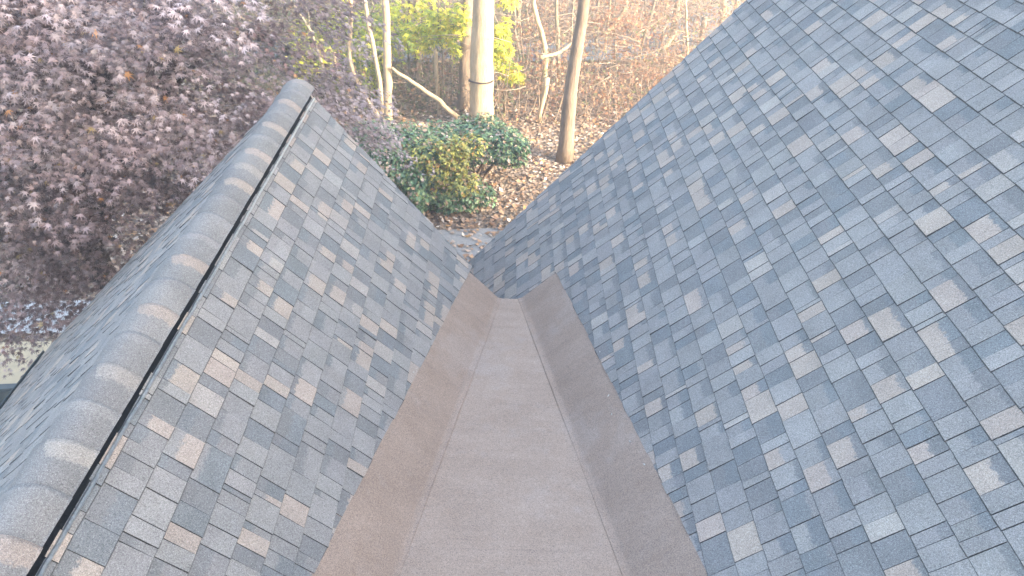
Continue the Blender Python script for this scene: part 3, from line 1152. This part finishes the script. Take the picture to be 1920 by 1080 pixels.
wood_tree('dark stem far back, between the S-bend tree and the straight trunk', [(676, 190), (678, 90), (680, 0)], 24.0, (10, 9), 'brown_bark', top=8)
wood_tree('dark stem far back, right of the brown trunk behind the log', [(806, 200), (808, 100), (812, 0)], 25.0, (10, 9), 'brown_bark', top=8)
wood_tree('thin stem far back, half hidden by the thick brown trunk', [(1112, 170), (1118, 80), (1122, 0)], 24.0, (8, 7), 'grey_bark', top=7)
wood_tree('thin leaning stem in front of the road on the right', [(1195, 130), (1208, 70), (1228, 0)], 22.5, (7, 6), 'grey_bark', top=6)

STEMS = ['thin bare stem far back, beside the maple crown tip', 'thin bare stem far back, just right of the maple crown', 'thin bare stem far back, below the hanging yellow spray', 'thin bare stem far back, between the broken stem and the S-bend tree', 'thin bare stem far back, left of the straight grey trunk, behind green leaves', 'thin bare stem far back, closest right of the straight grey trunk', 'thin bare stem far back, second right of the straight grey trunk', 'thin bare stem far back, above the middle of the fallen log', 'thin bare stem far back, left of the dark trunk by the sunlit one', 'thin bare stem far back, touching the dark trunk by the sunlit one', 'thin bare stem far back, left of the forked pale tree', 'thin bare stem far back, in the fork of the pale forked tree', 'thin bare stem far back, right of the bright broken stump', 'thin bare stem far back, half behind the thick brown trunk, left side', 'thin bare stem far back, right of the thick brown trunk, under orange leaves', 'thin bare stem far back, right of the orange sapling', 'thin bare stem far back, left of the tall pale trunk near the roof', 'thin bare stem far back, highest along the main roof edge']
for k in range(18):
    lab = STEMS[k]
    px = (548, 575, 618, 640, 690, 745, 752, 795, 842, 850, 985, 1000, 1032, 1066, 1130, 1215, 1240, 1290)[k]
    lean = RNG.uniform(-18, 18)
    yb = 200 if px < 1000 else 190 - (px - 1000) * 0.32
    wood_tree(lab, [(px, yb), (px + lean * 0.4, yb * 0.5), (px + lean, 0)], RNG.uniform(20, 27), (RNG.uniform(3.5, 6.5), 3.5), ('grey_bark', 'brown_bark', 'beech')[k % 3], top=4, group='thin stems at the back of the wood', forks=2)

# fallen and leaning logs
def log(label, path, Ys, w, bark='beech'):
    pts = [at(px, py, yy) for (px, py), yy in zip(path, Ys)]
    o = np.array([pts[-1][0], pts[-1][1], 0])
    fine = []
    for a, b in zip(pts[:-1], pts[1:]):
        for s in np.linspace(0, 1, 5)[:-1]:
            fine.append(a + (b - a) * s + RNG.normal(0, 0.012, 3))
    fine.append(pts[-1])
    mb = MB()
    mb.tube([p - o for p in fine], [px_r(x, p) for x, p in zip(np.linspace(w[0], w[1], len(fine)), fine)], 8, 0.15)
    ob = mb.build('fallen_log', M[bark], None, True)
    ob.location = tuple(o)
    return tag(ob, label, 'log', 'logs in the wood')


log('long pale log slanting down from the straight grey trunk to the shrubs', [(734, 126), (790, 165), (824, 190), (866, 228)], [17.5, 17.4, 17.3, 17.2], (6, 10))
log('short pale log propped among the orange leaves', [(1176, 12), (1160, 36), (1137, 60)], [22, 22, 22], (8, 10))
log('pale broken branch leaning against the tall trunk by the roof edge', [(1268, 60), (1254, 78), (1240, 98)], [23.5, 23.3, 23.1], (7, 12))
log('pale branch bridging the forked tree and the slim trunk', [(1078, 78), (1050, 98), (1012, 108)], [19.3, 19.0, 18.8], (5, 8))

# saplings that carry the lit yellow and orange foliage
wood_tree('sapling with a hanging spray of yellow leaves left of the wood', [(590, 200), (584, 150), (580, 110)], 18.0, (4, 3), 'grey_bark', top=1.2, name='leafy_sapling', group='leafy saplings in the wood', forks=0,
          crown=([(tuple(at(585, 105, 18)), (0.5, 0.4, 0.5), 420), (tuple(at(640, 45, 20.5)), (0.8, 0.5, 0.7), 380), (tuple(at(570, 70, 20)), (0.5, 0.4, 0.5), 220), (tuple(at(567, 130, 18)), (0.15, 0.15, 0.32), 90)], YELLOW, 0.12))
wood_tree('sapling with broad green-yellow foliage behind the S-bend tree', [(700, 215), (702, 150), (704, 100)], 19.0, (4, 3), 'grey_bark', top=1.5, name='leafy_sapling', group='leafy saplings in the wood', forks=0,
          crown=([(tuple(at(696, 90, 19)), (0.7, 0.5, 0.9), 800), (tuple(at(686, 160, 18.6)), (0.3, 0.3, 0.5), 140), (tuple(at(640, 140, 19.5)), (0.6, 0.4, 0.7), 330), (tuple(at(735, 40, 20)), (0.8, 0.5, 0.6), 380), (tuple(at(640, 60, 20)), (0.7, 0.4, 0.6), 240)], GREEN + YELLOW[:2], 0.12))
wood_tree('sapling with bright yellow leaves left of the thick sunlit trunk', [(835, 220), (832, 140), (828, 90)], 18.4, (4, 3), 'grey_bark', top=1.5, name='leafy_sapling', group='leafy saplings in the wood', forks=0,
          crown=([(tuple(at(828, 50, 18.4)), (0.6, 0.4, 0.40), 560), (tuple(at(785, 70, 18.6)), (0.6, 0.4, 0.35), 380), (tuple(at(852, 95, 18.3)), (0.14, 0.14, 0.22), 50), (tuple(at(860, 30, 18.3)), (0.3, 0.3, 0.35), 120), (tuple(at(770, 10, 19.5)), (0.9, 0.5, 0.3), 260)], YELLOW, 0.135))
wood_tree('sapling with bright yellow leaves right of the thick sunlit trunk', [(946, 215), (944, 150), (940, 100)], 18.5, (4, 3), 'grey_bark', top=1.2, name='leafy_sapling', group='leafy saplings in the wood', forks=0,
          crown=([(tuple(at(938, 88, 18.5)), (0.34, 0.3, 0.70), 560), (tuple(at(962, 140, 18.5)), (0.30, 0.2, 0.24), 150), (tuple(at(955, 5, 18.5)), (0.3, 0.2, 0.15), 60)], YELLOW, 0.135))
wood_tree('sapling with orange-brown leaves above the road on the right', [(1150, 180), (1152, 110), (1154, 60)], 21.0, (4, 3), 'grey_bark', top=1.5, name='leafy_sapling', group='leafy saplings in the wood', forks=0,
          crown=([(tuple(at(1160, 25, 21)), (0.9, 0.6, 0.5), 420), (tuple(at(1170, 85, 21)), (0.7, 0.5, 0.4), 220), (tuple(at(1205, 130, 21)), (0.8, 0.5, 0.25), 200)], ORANGE, 0.085))
wood_tree('russet sapling at the far top beside the main roof', [(1300, 90), (1302, 40)], 25.0, (4, 3), 'grey_bark', top=1.5, name='leafy_sapling', group='leafy saplings in the wood', forks=0,
          crown=([(tuple(at(1250, 40, 25)), (1.5, 0.7, 0.8), 420), (tuple(at(1300, 70, 24)), (1.0, 0.7, 0.6), 260)], RUSSET, 0.09))
wood_tree('russet sapling at the far top beside the maple crown', [(570, 120), (572, 60)], 21.0, (4, 3), 'grey_bark', top=1.5, name='leafy_sapling', group='leafy saplings in the wood', forks=0,
          crown=([(tuple(at(590, 30, 21)), (0.8, 0.5, 0.5), 240)], ORANGE + RUSSET, 0.085))

# ------------------------------------------------------------------ shrubs in front of the wood
EVER = [(3, (0.085, 0.175, 0.100)), (3, (0.140, 0.260, 0.140)), (3, (0.225, 0.320, 0.145)), (1.3, (0.42, 0.30, 0.22)), (0.7, (0.58, 0.48, 0.41))]
LIME = [(3, (0.42, 0.40, 0.09)), (2, (0.30, 0.32, 0.08)), (1, (0.45, 0.28, 0.10)), (1, (0.14, 0.19, 0.06))]


def shrub(label, foot, blobs, table, size, stems):
    root = tag(empty('shrub', tuple(foot)), label, 'shrub', 'shrubs at the edge of the wood')
    foliage(root, blobs, table, size, 'foliage', 'evergreen', OVAL, 0.55, 0.7, False)
    for k in range(stems):
        c, r, _ = blobs[k % len(blobs)]
        q = np.array(c) + RNG.normal(0, 0.25, 3) * np.array(r)
        p = np.array(foot) + np.array([RNG.normal(0, 0.12), RNG.normal(0, 0.12), -0.05])
        sb = MB()
        sb.tube([x - np.array(foot) for x in curve3(p, q, (0, 0, 0.1), 6)], np.linspace(0.035, 0.012, 6), 6, 0.1)
        sb.build('stem', M['brown_bark'], root, True)
    return root


f1 = ground(790, 395)
shrub('large dark evergreen shrub spreading beside the gable roof edge', f1,
      [(tuple(at(735, 295, 13.5)), (0.92, 0.7, 0.60), 5800), (tuple(at(790, 345, 13.3)), (0.55, 0.55, 0.60), 3600), (tuple(at(800, 285, 14.0)), (0.75, 0.7, 0.5), 3600), (tuple(at(700, 265, 14.2)), (0.6, 0.6, 0.4), 2200), (tuple(at(850, 375, 13.4)), (0.5, 0.4, 0.25), 1200), (tuple(at(890, 365, 13.6)), (0.5, 0.4, 0.22), 900)],
      EVER, 0.088, 8)
f2 = ground(905, 330)
shrub('rounded evergreen shrub on bare stems below the thick sunlit trunk', f2,
      [(tuple(at(908, 265, 14.8)), (0.92, 0.75, 0.42), 5200), (tuple(at(958, 280, 14.6)), (0.42, 0.5, 0.34), 1800), (tuple(at(870, 250, 15.0)), (0.5, 0.5, 0.3), 1500)],
      EVER, 0.088, 7)
f3 = ground(850, 385)
shrub('yellow-green shrub wedged between the two dark evergreen shrubs', f3,
      [(tuple(at(848, 298, 13.35)), (0.34, 0.32, 0.40), 1300), (tuple(at(828, 325, 13.15)), (0.42, 0.28, 0.32), 600), (tuple(at(868, 345, 13.0)), (0.40, 0.28, 0.24), 300), (tuple(at(800, 290, 13.1)), (0.5, 0.3, 0.3), 220), (tuple(at(880, 275, 14.0)), (0.4, 0.3, 0.25), 220)], LIME, 0.085, 4)

# ------------------------------------------------------------------ undergrowth, fallen leaves, edging
ug = MB()
for k in range(4600):
    y = RNG.uniform(17.6, 31)
    x = RNG.uniform(-0.45, 0.36) * y
    if 13 < y < 15.5:
        continue
    g0 = gz(x, y)
    a = RNG.uniform(0, 6.28)
    L = RNG.uniform(0.4, 1.5)
    h = RNG.uniform(0.1, 2.0)
    p = np.array([x, y, g0])
    if random.random() < 0.55:
        p[2] += RNG.uniform(0, 2.4)
        q = p + np.array([math.cos(a) * L, math.sin(a) * L * 0.6, RNG.uniform(-0.35, 0.35)])
    else:
        q = p + np.array([math.cos(a) * L * 0.4, math.sin(a) * L * 0.4, h])
    ug.tube(curve3(p, q, RNG.normal(0, 0.18, 3), 5), np.linspace(RNG.uniform(0.007, 0.016), 0.003, 5), 4, 0, False)
tag(ug.build('undergrowth', M['twig'], None, True), kind='stuff')

OLIVE = [(3, (0.10, 0.13, 0.06)), (2, (0.17, 0.20, 0.08)), (2, (0.07, 0.09, 0.05)), (1, (0.26, 0.22, 0.12))]
for zone, (x0, x1), table, n, hmax in (('left', (-0.45, -0.17), OLIVE + [(1, (0.05, 0.08, 0.05))], 2200, 3.4), ('mid', (-0.19, 0.03), OLIVE + RUSSET, 1900, 2.8), ('right', (0.0, 0.36), RUSSET + ORANGE + [(3, (0.17, 0.19, 0.09))], 3000, 3.2)):
    y = RNG.uniform(17.8, 32, n)
    x = RNG.uniform(x0, x1, n) * y
    P = np.stack([x, y, np.array([gz(a, b) for a, b in zip(x, y)]) + RNG.random(n) ** 1.3 * hmax * np.clip((y - 15) / 8, 0.3, 1)], 1)
    pts = np.concatenate([ellipsoid_points(7, tuple(p), (0.42, 0.42, 0.25), 0.0)[0] for p in P])
    pts[:, 2] = np.maximum(pts[:, 2], 0.03)
    X_, Y_, Z_ = leaf_axes(np.array([0, 0, 0.6]) + RNG.normal(0, 0.6, pts.shape), RNG.normal(0, 1, pts.shape))
    tag(scatter('brush_leaves', LEAF5[0], LEAF5[1], pts, X_, Y_, Z_, RNG.uniform(0.05, 0.10, len(pts)), tints(len(pts), table), M['leaf']), kind='stuff')

n = 17000
y = 8 + 19 * RNG.random(n) ** 1.3
x = RNG.uniform(-0.62, 0.32, n) * y
P = np.stack([x, y, np.array([gz(a, b) for a, b in zip(x, y)]) + 0.03], 1)
drive = (np.abs(x - 0.4) < 3.0) & (y < 12.45)
pathz = (x < -5.2) & (y > 6.35 + (x + 16) * 0.12) & (y < 8.95 + (x + 16) * 0.11)
sel = (~drive | (RNG.random(n) < np.clip((y - 9.6) / 3.2, 0.45, 0.8))) & ~(pathz & (RNG.random(n) < 0.985))
P = P[sel]
X_, Y_, Z_ = leaf_axes(np.array([0, 0, 1.0]) + RNG.normal(0, 0.33, P.shape), RNG.normal(0, 1, P.shape))
tag(scatter('fallen_leaves', CURL[0], CURL[1], P, X_, Y_, Z_, RNG.uniform(0.07, 0.15, len(P)),
            tints(len(P), [(3, (0.40, 0.26, 0.165)), (3, (0.28, 0.175, 0.11)), (2, (0.46, 0.36, 0.29)), (0.7, (0.48, 0.28, 0.12)), (1.2, (0.60, 0.53, 0.47))]), M['dry_leaf']), kind='stuff')

eb = MB()
p0, p1 = np.array([-16.0, 6.17]), np.array([-6.0, 7.47])
d = unit(p1 - p0)
nn = np.array([-d[1], d[0]])
for (o0, o1, z0, z1) in ((0.0, 0.14, 0.0, 0.24), (0.02, 0.12, 0.24, 0.27)):
    q = [p0 + nn * o0, p1 + nn * o0, p1 + nn * o1, p0 + nn * o1]
    eb.add([(a[0], a[1], z0 - 0.05 * (z0 == 0)) for a in q] + [(a[0], a[1], z1) for a in q], [(4, 5, 6, 7), (0, 1, 5, 4), (1, 2, 6, 5), (2, 3, 7, 6), (3, 0, 4, 7)])
tag(eb.build('edging_board', M['gutter']), 'dark slate-blue edging board along the pale path below the maple', 'edging')

# ------------------------------------------------------------------ thin sunlit haze between the trees
hb = MB()
hb.box((0, 40, 8.0), (146, 146, 19.0))
hm = bpy.data.materials.new('haze')
hm.use_nodes = True
hn = hm.node_tree
hn.nodes.remove(hn.nodes['Principled BSDF'])
pv = hn.nodes.new('ShaderNodeVolumePrincipled')
pv.inputs['Color'].default_value = (0.95, 0.95, 0.95, 1)
pv.inputs['Density'].default_value = 0.0078
pv.inputs['Anisotropy'].default_value = 0.2
hn.links.new(pv.outputs[0], hn.nodes['Material Output'].inputs['Volume'])
tag(hb.build('haze', hm), kind='stuff')
